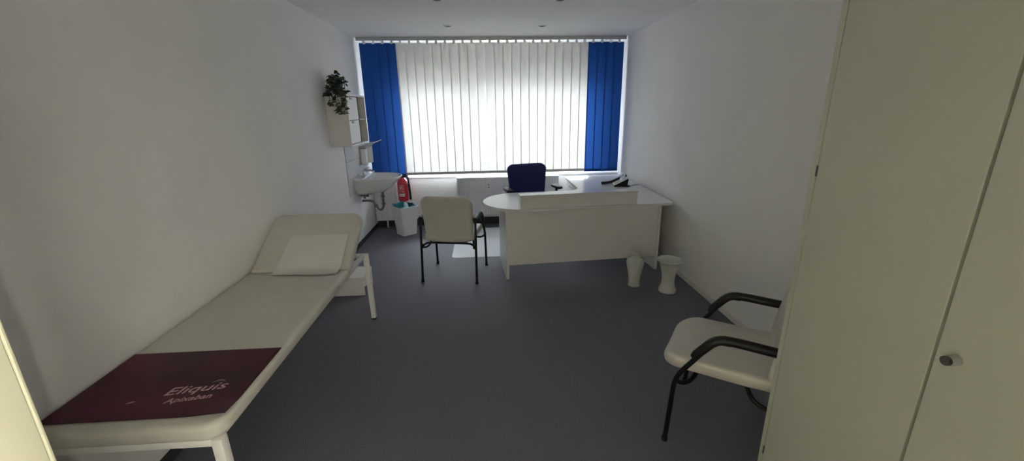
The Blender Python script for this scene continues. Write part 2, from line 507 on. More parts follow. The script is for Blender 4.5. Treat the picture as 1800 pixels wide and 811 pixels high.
def text(name, s, size, loc, rz, m, parent, shear=.0, width=None, rot=None, ext=.0003, bold=0.):
    cu = bpy.data.curves.new(name, 'FONT'); cu.body = s; cu.size = size; cu.shear = shear; cu.extrude = ext; cu.offset = bold
    cu.resolution_u = 4
    o = bpy.data.objects.new(name + '_tmp', cu); COL.objects.link(o)
    dg = bpy.context.evaluated_depsgraph_get()
    me = bpy.data.meshes.new_from_object(o.evaluated_get(dg))
    bpy.data.objects.remove(o)
    me.name = name
    if width:
        xs = [v.co.x for v in me.vertices]; k = width / (max(xs) - min(xs)); x0 = min(xs)
        for v in me.vertices: v.co.x = (v.co.x - x0) * k
    me.materials.clear(); me.materials.append(M[m])
    q = bpy.data.objects.new(name, me); COL.objects.link(q); q.parent = parent
    q.location = loc
    q.rotation_euler = rot if rot else (0, 0, rz)
    return q
lz = .0026
text('lettering', 'Eliquis', .066, (-1.252 - mcx, 1.440 - mcy, lz), math.radians(8), 'print_glint_pink', mt, .28, .215)
text('lettering', 'Apixaban', .040, (-1.222 - mcx, 1.393 - mcy, lz), math.radians(8), 'print_glint_pink', mt, .28, .160)
b = B()
for k in range(10):
    t0 = k / 10; t1 = (k + 1) / 10
    def arc(t, o): return Vector((-1.115 + .05 * t - mcx, 1.508 + .012 * math.sin(PI * t) + .008 * t + o - mcy, lz))
    h0 = .0022 * math.sin(PI * t0) + .0003; h1 = .0022 * math.sin(PI * t1) + .0003
    vs = [b.verts.new(arc(t0, -h0)), b.verts.new(arc(t1, -h1)), b.verts.new(arc(t1, h1)), b.verts.new(arc(t0, h0))]
    b.faces.new(vs)
obj('logo_stroke', b, 'print_glint_pink', mt, False)
b = B()
for k in range(8):
    t0 = k / 8; t1 = (k + 1) / 8
    def dsh(t, o): return Vector((-1.362 + .03 * t - mcx, 1.404 + .012 * t + o - mcy, lz))
    h0 = .004 * math.sin(PI * t0) + .0003; h1 = .004 * math.sin(PI * t1) + .0003
    b.faces.new([b.verts.new(dsh(t0, -h0)), b.verts.new(dsh(t1, -h1)), b.verts.new(dsh(t1, h1)), b.verts.new(dsh(t0, h0))])
obj('painted_reflection', b, 'print_glint_pink', mt, False)  # pale reflection on the mat, laid on as a flat coloured shape

# paper sheet on the raised head section
b = B()
def pmap(u, s):
    # s = distance along the couch from the fold (negative = on the flat part)
    off = .0085
    bl_ = .05
    if s < -bl_: return Vector((u, HY + .012 + s, CZ + off))
    p_f = Vector((u, HY + .012 + s, CZ + off)); 
    q = hmap(0, s - hl / 2, .068)
    p_h = Vector((u, q.y + 2.2 - off * math.sin(a), q.z + off * math.cos(a) + .002))
    if s > bl_: return p_h
    k = (s + bl_) / (2 * bl_)
    pf = Vector((u, HY + .012 - bl_, CZ + off)); ph = hmap(0, bl_ - hl / 2, .068); ph = Vector((u, ph.y + 2.2 - off * math.sin(a), ph.z + off * math.cos(a) + .002))
    mid = Vector((u, HY + .012, CZ + off))
    return pf * (1 - k) ** 2 + mid * 2 * k * (1 - k) + ph * k ** 2
g = []; nx, ny = 20, 24
for j in range(ny + 1):
    v = j / ny; row = []
    for i in range(nx + 1):
        u = i / nx
        x0 = -1.432 + .018 * v; x1 = -1.000 - .012 * v
        x = x0 + (x1 - x0) * u
        s = -.085 + v * .40 - .02 * u * (1 - v)
        p = pmap(x, s)
        row.append(b.verts.new(p + Vector((0, 0, .0012 * math.sin(7 * u + 3 * v) + .0012))))
    g.append(row)
for j in range(ny):
    for i in range(nx): b.faces.new((g[j][i], g[j][i + 1], g[j + 1][i + 1], g[j + 1][i]))
tag(obj('paper_sheet', b, 'paper'), 'blank white paper sheet on the raised head end of the couch', 'paper')

# low white step behind the couch's head legs
st = thing('step_stool', 'low white step on the floor behind the couch head legs', 'step stool', (-1.37, 3.83, 0))
b = B(); box(b, -.215, .215, -.145, .145, .155, .185, .006); obj('tread', b, 'white_lam', st)
b = B(); box(b, -.205, .205, -.138, -.120, 0, .155, .003); obj('front_panel', b, 'white_lam', st)
for x in (-.212, .192):
    b = B()
    box(b, x, x + .020, -.1195, .138, .08, .155, .003); box(b, x, x + .020, .06, .138, 0, .0802, .003)
    obj('side_panel', b, 'white_lam', st)

# ------------------------------------------------------------------ armchairs
def make_chair(label):
    t = thing('armchair', label, 'chair', (0, 0, 0), 0, 'padded black-framed visitor chairs')
    r = .0125
    for s in (-1, 1):
        # front leg and rear leg of a side frame
        b = B()
        tube(b, [(s * .277, .255, .012), (s * .275, .238, .385), (s * .272, .085, .628), (s * .270, .02, .631)], r, 12, {1: .07, 2: .07} and .06)
        lg = obj('leg', b, 'black_metal', t)
        b = B(); lathe(b, [(0, 0), (.016, 0), (.016, .02), (.013, .028), (0, .028)], 14, (s * .277, .256, 0)); obj('foot', b, 'black_plastic', lg)
        b = B()
        tube(b, [(s * .277, -.255, .012), (s * .272, -.205, .625), (s * .271, -.16, .631)], r, 12, .03)
        lg = obj('leg', b, 'black_metal', t)
        b = B(); lathe(b, [(0, 0), (.016, 0), (.016, .02), (.013, .028), (0, .028)], 14, (s * .277, -.256, 0)); obj('foot', b, 'black_plastic', lg)
        b = B()
        P = fillet([(s * .2735, .168, .520), (s * .2715, .078, .643), (s * .2705, -.02, .647), (s * .270, -.222, .643)], .07, 8)
        n = len(P); rad = [.0225] * n; rad[0] = .013; rad[-1] = .012
        P = [P[0]] + [P[0] + (P[1] - P[0]) * .2] + P[1:-1] + [P[-1] + (P[-2] - P[-1]) * .06, P[-1]]
        rad = [.015] + [.0215] + [.0225] * (len(P) - 4) + [.0225, .014]
        tube(b, P, .0225, 14, 0, True, 1., rad)
        obj('armrest', b, 'black_plastic', t)
    b = B()
    def smap(u, v, q):
        z = .405 + q + .020 * (u / .25) ** 2 * (1 if q > .02 else .5) - .022 * max(0, (v - .12) / .16) ** 2 * 1. + .01 * max(0, (-v - .1) / .2)
        return Vector((u, .05 + v, z))
    cushion(b, dense(rrect(.500, .545, (.06, .06, .12, .12), 8), .03), .065, .028, smap, .012, 0, 6)
    obj('seat', b, 'seat', t)
    b = B()
    tb = math.radians(11)
    def bmap(u, v, q):
        # v from bottom to top, q through the pad (0 = rear face)
        vv = v + .235
        bow = .035 * (1 - (u / .25) ** 2)
        y = -.185 - vv * math.sin(tb) - bow + q + .02 * math.sin(PI * min(1, max(0, vv / .47)))
        return Vector((u, y, .415 + vv * math.cos(tb)))
    ol = rrect(.500, .47, (.075, .075, .085, .085), 8)
    ol = [(x * (1 - .05 * max(0, -y / .235)) , y - (.016 * (1 - (x / .25) ** 2) if y < -.15 else 0) + (.012 * (1 - (x / .25) ** 2) if y > .15 else 0)) for x, y in ol]
    cushion(b, dense(ol, .03), .055, .024, bmap, .008, .004, 6)
    obj('backrest', b, 'seat', t)
    b = B()
    tube(b, [(-.275, .238, .372), (-.262, .205, .352), (-.215, .17, .350), (-.16, .15, .385), (.16, .15, .385), (.215, .17, .350), (.262, .205, .352), (.275, .238, .372)], .0105, 12, .04)
    obj('front_crossbar', b, 'black_metal', t)
    b = B()
    tube(b, [(-.272, -.222, .350), (-.262, -.218, .372), (-.225, -.205, .398), (-.15, -.175, .392), (.15, -.175, .392), (.225, -.205, .398), (.262, -.218, .372), (.272, -.222, .350)], .0105, 12, .03)
    for s in (-1, 1):
        tube(b, [(s * .215, -.07, .402), (s * .225, -.10, .350), (s * .250, -.165, .335), (s * .271, -.230, .362)], .0105, 10, .04)
        tube(b, [(s * .16, .15, .385), (s * .16, -.175, .392)], .0105, 10)
        tube(b, [(s * .13, -.17, .392), (s * .13, -.185, .398), (s * .13, -.190, .47)], .008, 10, .02)
        lathe(b, [(0, -.02), (.018, -.02), (.02, 0), (.018, .02), (0, .02)], 12, (s * .262, -.224, .378))
    obj('rear_crossbar', b, 'black_metal', t)
    return t
ch1 = make_chair('ivory padded chair with its back to the camera, beside the desk\'s rounded end')
def place(c, a, fwd):
    c.rotation_euler = (0, 0, math.atan2(-fwd[0], fwd[1])); c.location = (a[0], a[1], 0)
# rear feet (-.671,3.944) (-.129,3.848); front (-.557,4.494) (-.019,4.350)
place(ch1, (-.344, 4.160), (.19, .98))
ch2 = copy_tree(ch1)
ch2['label'] = 'ivory padded chair with black arms standing half hidden behind the tall wardrobe'
fw = Vector((-.815, .58)).normalized(); lt = Vector((.58, .815)).normalized()
nf = Vector((.886, 1.742))
c2 = nf + lt * .277 - fw * .255
place(ch2, c2, fw)

# ------------------------------------------------------------------ desk
dk = thing('office_desk', 'white corner desk with rounded left end and raised front screen', 'desk', (1.0, 4.4, 0))
th = math.radians(4.3); e1 = Vector((math.cos(th), math.sin(th))); e2 = Vector((-math.sin(th), math.cos(th)))
O = Vector((.178, 3.935))
def dp(u, v): return O + e1 * u + e2 * v
def dl(u, v, z): p = dp(u, v); return Vector((p.x - 1.0, p.y - 4.4, z))
DM = Matrix.Translation((O.x - 1.0, O.y - 4.4, 0)) @ Matrix.Rotation(th, 4, 'Z')
ZT = .722
ol = []
ru = .42
for k in range(25):                      # half-round left end
    t = PI / 2 + PI * k / 24
    p = dp(.235 + ru * math.cos(t), .405 + ru * math.sin(t)); ol.append((p.x, p.y))
p = dp(1.705, -.015); ol.append((p.x, p.y))
ol += [(1.898, 4.10), (1.915, 5.93), (1.105, 5.83)]
cc = dp(.97, .825)
i0 = Vector((1.105, 4.90)); 
pa = Vector((1.105, 5.03)); pb = Vector((.965, cc.y)); ci = Vector((1.105, cc.y))
for k in range(9):
    t = k / 8; q = pa * (1 - t) ** 2 + ci * 2 * t * (1 - t) + pb * t ** 2; ol.append((q.x, q.y))
b = B(); prism(b, [(x - 1.0, y - 4.4) for x, y in ol], ZT - .028, ZT, .003)
obj('worktop', b, 'grey_top', dk, True, 30)
for u in (0, 1.575):
    b = B(); box(b, u, u + .028, 0, .60, 0, ZT - .0281, .002, 1, DM); obj('end_panel', b, 'white_lam', dk)
b = B(); box(b, .0282, 1.5748, .012, .032, .145, ZT - .0281, .0015, 1, DM); obj('modesty_panel', b, 'white_lam', dk)
b = B(); box(b, .150, 1.338, .010, .030, ZT + .0002, .836, .0015, 1, DM); fr = obj('raised_screen', b, 'white_lam', dk)
b = B(); box(b, .146, 1.342, .004, .128, .8361, .856, .002, 1, DM); obj('screen_shelf', b, 'grey_top', dk)
for u in (.150, 1.318):
    b = B(); box(b, u, u + .020, .0302, .124, ZT + .0002, .836, .0015, 1, DM); obj('screen_end', b, 'white_lam', dk)
# drawer pedestal and outer panel under the return
b = B(); box(b, .135, .56, .75, 1.30, .05, ZT - .0281, .002, 1); pd = obj('pedestal', b, 'white_lam', dk)
for k in range(4):
    b = B(); z0 = .06 + k * .157; box(b, .117, .1349, .757, 1.293, z0, z0 + .152, .002, 1)
    dr = obj('drawer', b, 'white_lam', dk)
    b = B(); tube(b, [(.117, .97, z0 + .115), (.100, .97, z0 + .115), (.100, 1.09, z0 + .115), (.117, 1.09, z0 + .115)], .004, 8, .01); obj('drawer_handle', b, 'dull_chrome', dr)
b = B(); box(b, .145, .55, .76, 1.29, 0, .05); obj('plinth', b, 'gap', dk)
b = B(); box(b, .84, .868, .10, 1.45, 0, ZT - .0281, .002, 1); obj('side_panel', b, 'white_lam', dk)
# desk phone
ph = thing('desk_telephone', 'grey and black desk telephone with tilted display at the right of the desk', 'telephone', (1.655, 5.06, ZT), math.radians(-9))
b = B()
# wedge base, side seen from the camera; faces -x
for (y0, y1) in ((-.105, .105),):
    pr = [(-.085, .004), (-.080, 0), (.10, 0), (.10, .012), (.070, .015), (.085, .090), (.075, .098), (-.085, .014)]
    va = [b.verts.new((x, y0, z)) for x, z in pr]; vb = [b.verts.new((x, y1, z)) for x, z in pr]
    b.faces.new(va); b.faces.new(vb[::-1])
    for k in range(len(pr)): b.faces.new((va[k], va[(k + 1) % len(pr)], vb[(k + 1) % len(pr)], vb[k]))
obj('base', b, 'black_plastic', ph, False)
sl = math.atan2(.084, .160)
FM = Matrix.Translation((-.085, 0, .0145)) @ Matrix.Rotation(-sl, 4, 'Y')
b = B(); box(b, 0, .178, -.108, .042, 0, .010, .003, 1, FM); fp = obj('face_plate', b, 'grey_plastic', ph)
fp.data.materials[0] = M['label_white']
b = B()
for i in range(4):
    for j in range(3): box(b, .018 + i * .020, .031 + i * .020, -.090 + j * .024, -.073 + j * .024, .0101, .0135, .001, 1, FM)
obj('keypad', b, 'grey_plastic', ph)
b = B()
for i in range(4): box(b, .018 + i * .02, .031 + i * .02, .006, .030, .0101, .0125, .001, 1, FM)
obj('function_keys', b, 'grey_plastic', ph)
b = B(); SM = FM @ Matrix.Translation((.110, -.033, .012)) @ Matrix.Rotation(-.55, 4, 'Y'); box(b, 0, .085, -.068, .068, 0, .012, .003, 1, SM)
dsp = obj('display_panel', b, 'label_white', ph)
b = B(); box(b, .016, .070, -.052, .052, .0121, .0128, 0, 1, SM); obj('display', b, 'screen', dsp, False)
b = B()
hp = [Vector(v) for v in ((-.222, .056, .0175), (-.150, .064, .0215), (-.085, .072, .034), (-.02, .078, .066), (.085, .080, .116))]
tube(b, hp, .018, 12, .04, True, 1.0)
obj('handset', b, 'black_plastic', ph)
b = B(); tube(b, [(.10, -.03, .006), (.13, -.04, .004), (.17, .02, .004), (.20, .03, .004), (.235, .0, .004)], .0028, 8, .03); obj('cord', b, 'black_plastic', ph)

# ------------------------------------------------------------------ office chair behind the desk
oc = thing('office_chair', 'navy blue swivel chair with black armrests behind the desk', 'chair', (.585, 5.19, 0), math.radians(180 + 14))
b = B()
def obmap(u, v, q):
    vv = v + .27
    y = -.205 - .10 * vv - .03 * (1 - (u / .25) ** 2) + q
    return Vector((u * 1.08, y, .415 + vv))
ol = rrect(.455, .54, (.05, .05, .07, .07), 8)
ol = [(x * (1 + .11 * (y / .27)), y + (.018 * (1 - (x / .23) ** 2) if y > .18 else 0)) for x, y in ol]
cushion(b, dense(ol, .03), .06, .026, obmap, .01, .008, 6)
obj('backrest', b, 'navy', oc)
b = B()
cushion(b, dense(rrect(.49, .48, (.06, .06, .10, .10), 8), .03), .075, .03, lambda u, v, q: Vector((u, .03 + v, .415 + q)), .01, 0, 5)
obj('seat', b, 'navy', oc)
for s in (-1, 1):
    b = B()
    tube(b, [(s * .16, .0, .410), (s * .312, .0, .405), (s * .324, .0, .47), (s * .324, .0, .675)], .016, 10, .04, True, 1.4)
    ar = obj('arm', b, 'black_plastic', oc)
    b = B(); cushion(b, rrect(.082, .25, .038, 6), .03, .012, lambda u, v, q: Vector((s * .324 + u, .0 + v, .672 + q)), .0, 0, 3)
    obj('arm_pad', b, 'black_plastic', ar)
b = B(); box(b, -.03, .03, -.235, -.205, .36, .62, .01); box(b, -.03, .03, -.235, .05, .345, .365, .006); obj('back_bracket', b, 'black_plastic', oc)
b = B(); lathe(b, [(0, .075), (.032, .075), (.030, .13), (.025, .14), (.024, .36), (.09, .38), (.11, .412), (0, .412)], 20); obj('gas_column', b, 'black_metal', oc)
b = B()
for k in range(5):
    t = 2 * PI * k / 5 + .3
    tube(b, [(0, 0, .095), (.16 * math.cos(t), .16 * math.sin(t), .09), (.29 * math.cos(t), .29 * math.sin(t), .068)], .018, 10, .03)
obj('star_base', b, 'black_plastic', oc)
for k in range(5):
    t = 2 * PI * k / 5 + .3; c = Vector((.29 * math.cos(t), .29 * math.sin(t), .0315)); d = Vector((-math.sin(t), math.cos(t), 0))
    b = B()
    for sgn in (-1, 1): cyl(b, c + d * sgn * .008, c + d * sgn * .024, .026, 16)
    cyl(b, c + Vector((0, 0, .0)), c + Vector((0, 0, .045)), .008, 10)
    obj('caster', b, 'black_plastic', oc)
b = B(); prism(b, rrect(1.30, 1.22, .05, 6), 0, .004, .001)
fm = tag(obj('floor_protector', b, 'mat_clear'), 'pale glossy protective mat on the carpet under the blue swivel chair', 'floor mat')
fm.location = (.225, 5.235, .0002)
oc.location.z = .0045

# ------------------------------------------------------------------ radiators
def radiator(x0, x1, z0, z1, label, foot, meter, pitch):
    cx = (x0 + x1) / 2
    t = thing('radiator', label, 'radiator', (cx, 6.04, 0), 0)
    b = B(); y0, y1 = -.055, .028
    n = int((x1 - x0) / pitch); hw = (x1 - x0) / 2
    top = []
    pr = []
    for k in range(n):
        a0 = -hw + k * (x1 - x0) / n; w_ = (x1 - x0) / n
        pr += [(a0, y0), (a0 + w_ * .62, y0), (a0 + w_ * .72, y0 + .006), (a0 + w_ * .90, y0 + .006)]
    pr += [(hw, y0), (hw, y1), (-hw, y1)]
    prism(b, pr, z0 + .012, z1 - .016, 0)
    obj('panel', b, 'radiator', t, False)
    b = B(); box(b, -hw - .004, hw + .004, y0 - .003, y1 + .002, z1 - .016, z1, .004); obj('top_grille', b, 'radiator', t)
    b = B(); box(b, -hw - .003, hw + .003, y0 - .003, y1 + .002, z0, z0 + .013, .003); obj('bottom_rail', b, 'radiator', t)
    b = B()
    for x in (-hw * .7, hw * .7): box(b, x - .02, x + .02, y1, .0598, z0 + .1, z1 - .06)
    obj('wall_bracket', b, 'radiator', t, False)
    for x in foot:
        b = B(); tube(b, [(x - cx, 0, 0), (x - cx, 0, z0)], .013, 12); obj('foot_pipe', b, 'white_metal', t)
    if meter:
        b = B(); box(b, meter[0] - .019 - cx, meter[0] + .019 - cx, y0 - .026, y0 - .0, meter[1], meter[2], .004); mo = obj('heat_meter', b, 'label_white', t)
        b = B()
        for z in (meter[1] + .03, meter[1] + .068): cyl(b, (meter[0] - cx, y0 - .0275, z), (meter[0] - cx, y0 - .024, z), .009, 12)
        obj('meter_window', b, 'dark_grey', mo)
    return t
radiator(-.415, 1.05, .165, .715, 'wide white ribbed radiator on the wall below the window behind the desk', (-.38, 1.0), (.038, .540, .640), .031)
radiator(-1.575, -1.275, .120, .66, 'narrow white ribbed radiator in the far left corner below the sink', (-1.452,), None, .075)

# ------------------------------------------------------------------ fire extinguisher
fe = thing('fire_extinguisher', 'red fire extinguisher hanging on the wall beside the sink', 'fire extinguisher', (-1.165, 5.905, .424))
b = B(); lathe(b, [(0, 0), (.060, 0), (.070, .010), (.072, .03), (.072, .250), (.066, .285), (.045, .312), (.024, .322), (.022, .335), (0, .335)], 32); obj('cylinder', b, 'red', fe)
b = B()
def lab(a0, a1, z0, z1):
    n = 10
    rw_ = [[b.verts.new((.0726 * math.cos(a0 + (a1 - a0) * i / n), .0726 * math.sin(a0 + (a1 - a0) * i / n), z)) for i in range(n + 1)] for z in (z0, z1)]
    for i in range(n): b.faces.new((rw_[0][i], rw_[0][i + 1], rw_[1][i + 1], rw_[1][i]))
d0 = -PI / 2 + .12
lab(d0 - .75, d0 + .30, .075, .092); lab(d0 - .75, d0 + .42, .096, .112)
for k in range(5): lab(d0 - .75, d0 + .3 - .12 * (k % 2), .136 + .022 * k, .140 + .022 * k)
lab(d0 - .45, d0 - .2, .185, .208)
obj('instruction_label', b, 'label_white', fe)
b = B(); tube(b, [(0, 0, .335), (0, 0, .350)], .020, 14); box(b, -.020, .060, -.012, .012, .346, .352, .002); box(b, -.020, .065, -.010, .010, .3525, .358, .002); obj('valve_handle', b, 'black_plastic', fe)
b = B(); tube(b, [(.018, -.01, .342), (.075, -.02, .344), (.090, -.02, .31), (.088, -.01, .20), (.098, -.01, .015)], .011, 12, .05)
tube(b, [(.089, -.012, .24), (.094, -.01, .12), (.098, -.01, .015)], .017, 12, .02); obj('hose', b, 'black_plastic', fe)
b = B(); box(b, -.02, .02, .070, .1948, .20, .30, .003); obj('wall_hook', b, 'black_metal', fe)

# ------------------------------------------------------------------ waste bin
wb = thing('waste_bin', 'white square waste bin with teal liner below the sink', 'bin', (-1.122, 5.700, 0), math.radians(40))
def frust(b, w0, w1, z0, z1, r0, r1, n=6):
    A = [b.verts.new((x, y, z0)) for x, y in rrect(w0, w0, r0, n)]
    C = [b.verts.new((x, y, z1)) for x, y in rrect(w1, w1, r1, n)]
    m = len(A)
    for k in range(m): b.faces.new((A[k], A[(k + 1) % m], C[(k + 1) % m], C[k]))
    return A, C
b = B()
A, C = frust(b, .205, .262, 0, .385, .018, .022); b.faces.new(A[::-1])
A2, C2 = frust(b, .250, .255, .385, .385, .018, .018)
b2 = [b.verts.new((x, y, .02)) for x, y in rrect(.198, .198, .016, 6)]
it = [b.verts.new((x, y, .398)) for x, y in rrect(.256, .256, .02, 6)]
ot = [b.verts.new((x, y, .398)) for x, y in rrect(.282, .282, .026, 6)]
om = [b.verts.new((x, y, .380)) for x, y in rrect(.280, .280, .026, 6)]
m_ = len(C)
bmesh.ops.delete(b, geom=A2 + C2, context='VERTS')
for k in range(m_):
    k2 = (k + 1) % m_
    b.faces.new((C[k], C[k2], om[k2], om[k])); b.faces.new((om[k], om[k2], ot[k2], ot[k])); b.faces.new((ot[k], ot[k2], it[k2], it[k])); b.faces.new((it[k], it[k2], b2[k2], b2[k]))
b.faces.new(b2)
obj('bin_body', b, 'bin', wb)
b = B()
n = 40; rings = []
for (w_, z, amp) in ((.268, .3988, .002), (.250, .408, .010), (.238, .400, .012), (.222, .350, .010), (.205, .22, .006)):
    rr = []
    for k in range(n):
        t = 2 * PI * k / n
        q = 1 / max(abs(math.cos(t)), abs(math.sin(t)))
        q = 1 + (q - 1) * .8
        rad = w_ / 2 * q
        rr.append(b.verts.new((rad * math.cos(t), rad * math.sin(t), z + amp * math.sin(5 * t + 1) + (.022 * max(0, math.sin(t - .3)) if z > .37 else 0))))
    rings.append(rr)
for r0, r1 in zip(rings, rings[1:]):
    for k in range(n): b.faces.new((r0[k], r0[(k + 1) % n], r1[(k + 1) % n], r1[k]))
c = b.verts.new((0, 0, .20))
for k in range(n): b.faces.new((rings[-1][k], rings[-1][(k + 1) % n], c))
obj('bin_liner', b, 'teal', wb)
b = B()
pts = [(-.045, -.06, .345), (.03, -.075, .350), (.055, .03, .425), (.02, .055, .428)]
q4 = [b.verts.new(p) for p in pts]; b.faces.new(q4); bmesh.ops.subdivide_edges(b, edges=b.edges[:], cuts=4, use_grid_fill=True)
for v in b.verts: v.co.z += .006 * math.sin(60 * v.co.x)
obj('liner_flap', b, 'tealclear', wb)

# ------------------------------------------------------------------ wash basin on the left wall
sk = thing('wash_basin', 'white wall-hung ceramic wash basin on the left wall with chrome trap', 'sink', (XL + .011, 5.47, .845))
b = B()
# outlines in local x (out from wall) / y, D-shaped
def dshape(sx, sy, x0, n=44, back=.02):
    pts = []
    for k in range(n + 1):
        t = -PI / 2 + PI * k / n
        c_, s_ = math.cos(t), math.sin(t)
        ex = 2 / 2.7
        pts.append((x0 + (sx - x0) * abs(c_) ** ex, sy * (abs(s_) ** ex) * (1 if s_ > 0 else -1)))
    return pts
def lay(pts, z, dx=0): return [b.verts.new((x + dx, y, z)) for x, y in pts]
prof = [(dshape(.22, .12, .0), -.205, .0), (dshape(.32, .19, .0), -.185, 0), (dshape(.41, .242, 0), -.125, 0), (dshape(.475, .268, 0), -.055, 0), (dshape(.525, .285, 0), -.012, 0), (dshape(.530, .288, 0), .0, 0), (dshape(.524, .283, 0), .010, 0), (dshape(.505, .268, .10), .008, 0), (dshape(.490, .255, .115), -.004, 0), (dshape(.46, .225, .135), -.06, 0), (dshape(.40, .17, .17), -.115, 0), (dshape(.34, .09, .22), -.135, 0), (dshape(.30, .02, .27), -.138, 0)]
RR = [lay(p, z, dx) for p, z, dx in prof]
for r0, r1 in zip(RR, RR[1:]):
    m_ = len(r0)
    for k in range(m_): b.faces.new((r0[k], r0[(k + 1) % m_], r1[(k + 1) % m_], r1[k]))
b.faces.new(RR[0][::-1]); b.faces.new(RR[-1])
obj('basin', b, 'porcelain', sk, True, 60)
b = B(); tube(b, [(.06, 0, .010), (.06, 0, .075), (.085, 0, .088), (.175, 0, .072), (.182, 0, .055)], .013, 12, .02)
lathe(b, [(0, .0085), (.026, .0085), (.024, .02), (.018, .03), (.018, .075), (0, .08)], 20, (.06, 0, 0))
fa = obj('faucet', b, 'chrome', sk)
b = B(); tube(b, [(.055, 0, .085), (.065, 0, .098), (.125, 0, .118)], .007, 10, .01); obj('faucet_lever', b, 'chrome', fa)
b = B(); lathe(b, [(0, .010), (.014, .010), (.014, .03), (.006, .035), (.006, .055), (.010, .06), (0, .062)], 14, (.05, -.14, 0)); obj('soap_pump', b, 'chrome', sk)
b = B()
dx = .265
tube(b, [(dx, 0, -.19), (dx, 0, -.40), (dx - .045, .0, -.455), (dx - .09, 0, -.40), (dx - .115, 0, -.335), (.10, 0, -.315), (.0, 0, -.315)], .0145, 14, .05)
lathe(b, [(0, -.01), (.034, -.01), (.030, .01), (0, .01)], 20, (dx, 0, -.19))
for z in (-.26, -.36): lathe(b, [(.016, -.012), (.023, -.012), (.023, .012), (.016, .012)], 16, (dx, 0, z))
lathe(b, [(0, -.014), (.024, -.014), (.024, .014), (0, .014)], 16, (dx - .095, 0, -.385))
obj('drain_trap', b, 'dull_chrome', sk)
for y in (-.075, .075):
    b = B(); tube(b, [(-.0, y, -.235), (.085, y, -.235)], .011, 12); tube(b, [(.055, y, -.235), (.055, y, -.16)], .005, 8)
    lathe(b, [(0, 0), (.017, 0), (.017, .02), (0, .02)], 12, (.055, y, -.27)); tube(b, [(.085, y, -.235), (.105, y, -.235)], .016, 10)
    obj('stop_valve', b, 'dull_chrome', sk)
b = B(); tube(b, [(.105, -.03, -.215), (.20, -.01, -.195), (.262, 0, -.185)], .0035, 8, .02); obj('waste_rod', b, 'dull_chrome', sk)
sk.location.x = XL + .0105

# dispensers with elbow levers beside the mirror-side end of the tiles
def dispenser(y, z0, z1, lev, label):
    t = thing('soap_dispenser', label, 'dispenser', (XL + .0097, y, z0), 0, 'lever dispensers above the sink')
    h = z1 - z0
    b = B(); box(b, 0, .016, -.04, .04, 0, h, .003); obj('wall_plate', b, 'grey_plastic', t)
    b = B(); box(b, .0162, .085, -.037, .037, .01, h - .03, .010, 3); obj('bottle', b, 'label_white', t)
    b = B(); box(b, .0162, .09, -.042, .042, h - .029, h + .006, .006, 2); obj('pump_head', b, 'grey_plastic', t)
    b = B()
    tube(b, [(.05, 0, h + .006), (.07, 0, h + .016), (.15, 0, h + .022), (lev, 0, h + .052)], .006, 10, .03, True, 1.6)
    obj('elbow_lever', b, 'white_metal', t)
dispenser(5.60, .985, 1.215, .215, 'nearer white wall dispenser with elbow lever above the sink')
dispenser(5.875, .965, 1.225, .225, 'farther white wall dispenser with elbow lever against the blue blind')

# ------------------------------------------------------------------ wall cabinet
wc = thing('wall_cabinet', 'small white open-front wall cabinet above the sink', 'cabinet', (XL, 4.96, 1.295))
cy0, cy1, cd, chh = -.335, .345, .218, .530
b = B(); t_ = .016
box(b, .0005, cd, cy0, cy0 + t_, 0, chh, .0015, 1); box(b, .0005, cd, cy1 - t_, cy1, 0, chh, .0015, 1)
box(b, .0005, cd, cy0 + t_, cy1 - t_, 0, t_, .0015, 1); box(b, .0005, cd, cy0 + t_, cy1 - t_, chh - t_, chh, .0015, 1)
box(b, .0005, .008, cy0 + t_, cy1 - t_, t_, chh - t_)
obj('carcass', b, 'white_lam', wc)
b = B(); box(b, .008, cd - .012, .085, .101, t_, chh - t_, .001, 1); obj('divider', b, 'gap', wc)
for (z0, z1) in ((t_ + .006, .262), (.268, chh - t_ - .006)):
    b = B(); box(b, cd - .030, cd - .016, cy0 + t_ + .004, .078, z0, z1, .002, 1); dr = obj('door', b, 'label_white', wc)
    b = B(); box(b, cd - .016, cd - .006, cy0 + .150, cy0 + .205, z1 - .028, z1 - .004, .002, 1); obj('door_tab', b, 'grey_plastic', dr)
b = B(); box(b, .008, cd + .045, .102, cy1 + .09, .262, .268, .001, 1)
b.free()
b = B(); box(b, .008, cd - .020, .102, cy1 - t_, .258, .272, .001, 1); obj('shelf', b, 'white_lam', wc)
b = B(); box(b, .0005, .155, cy1 + .001, cy1 + .33, .258, .264, .001, 1); obj('glass_shelf', b, 'shelf_glass', wc)

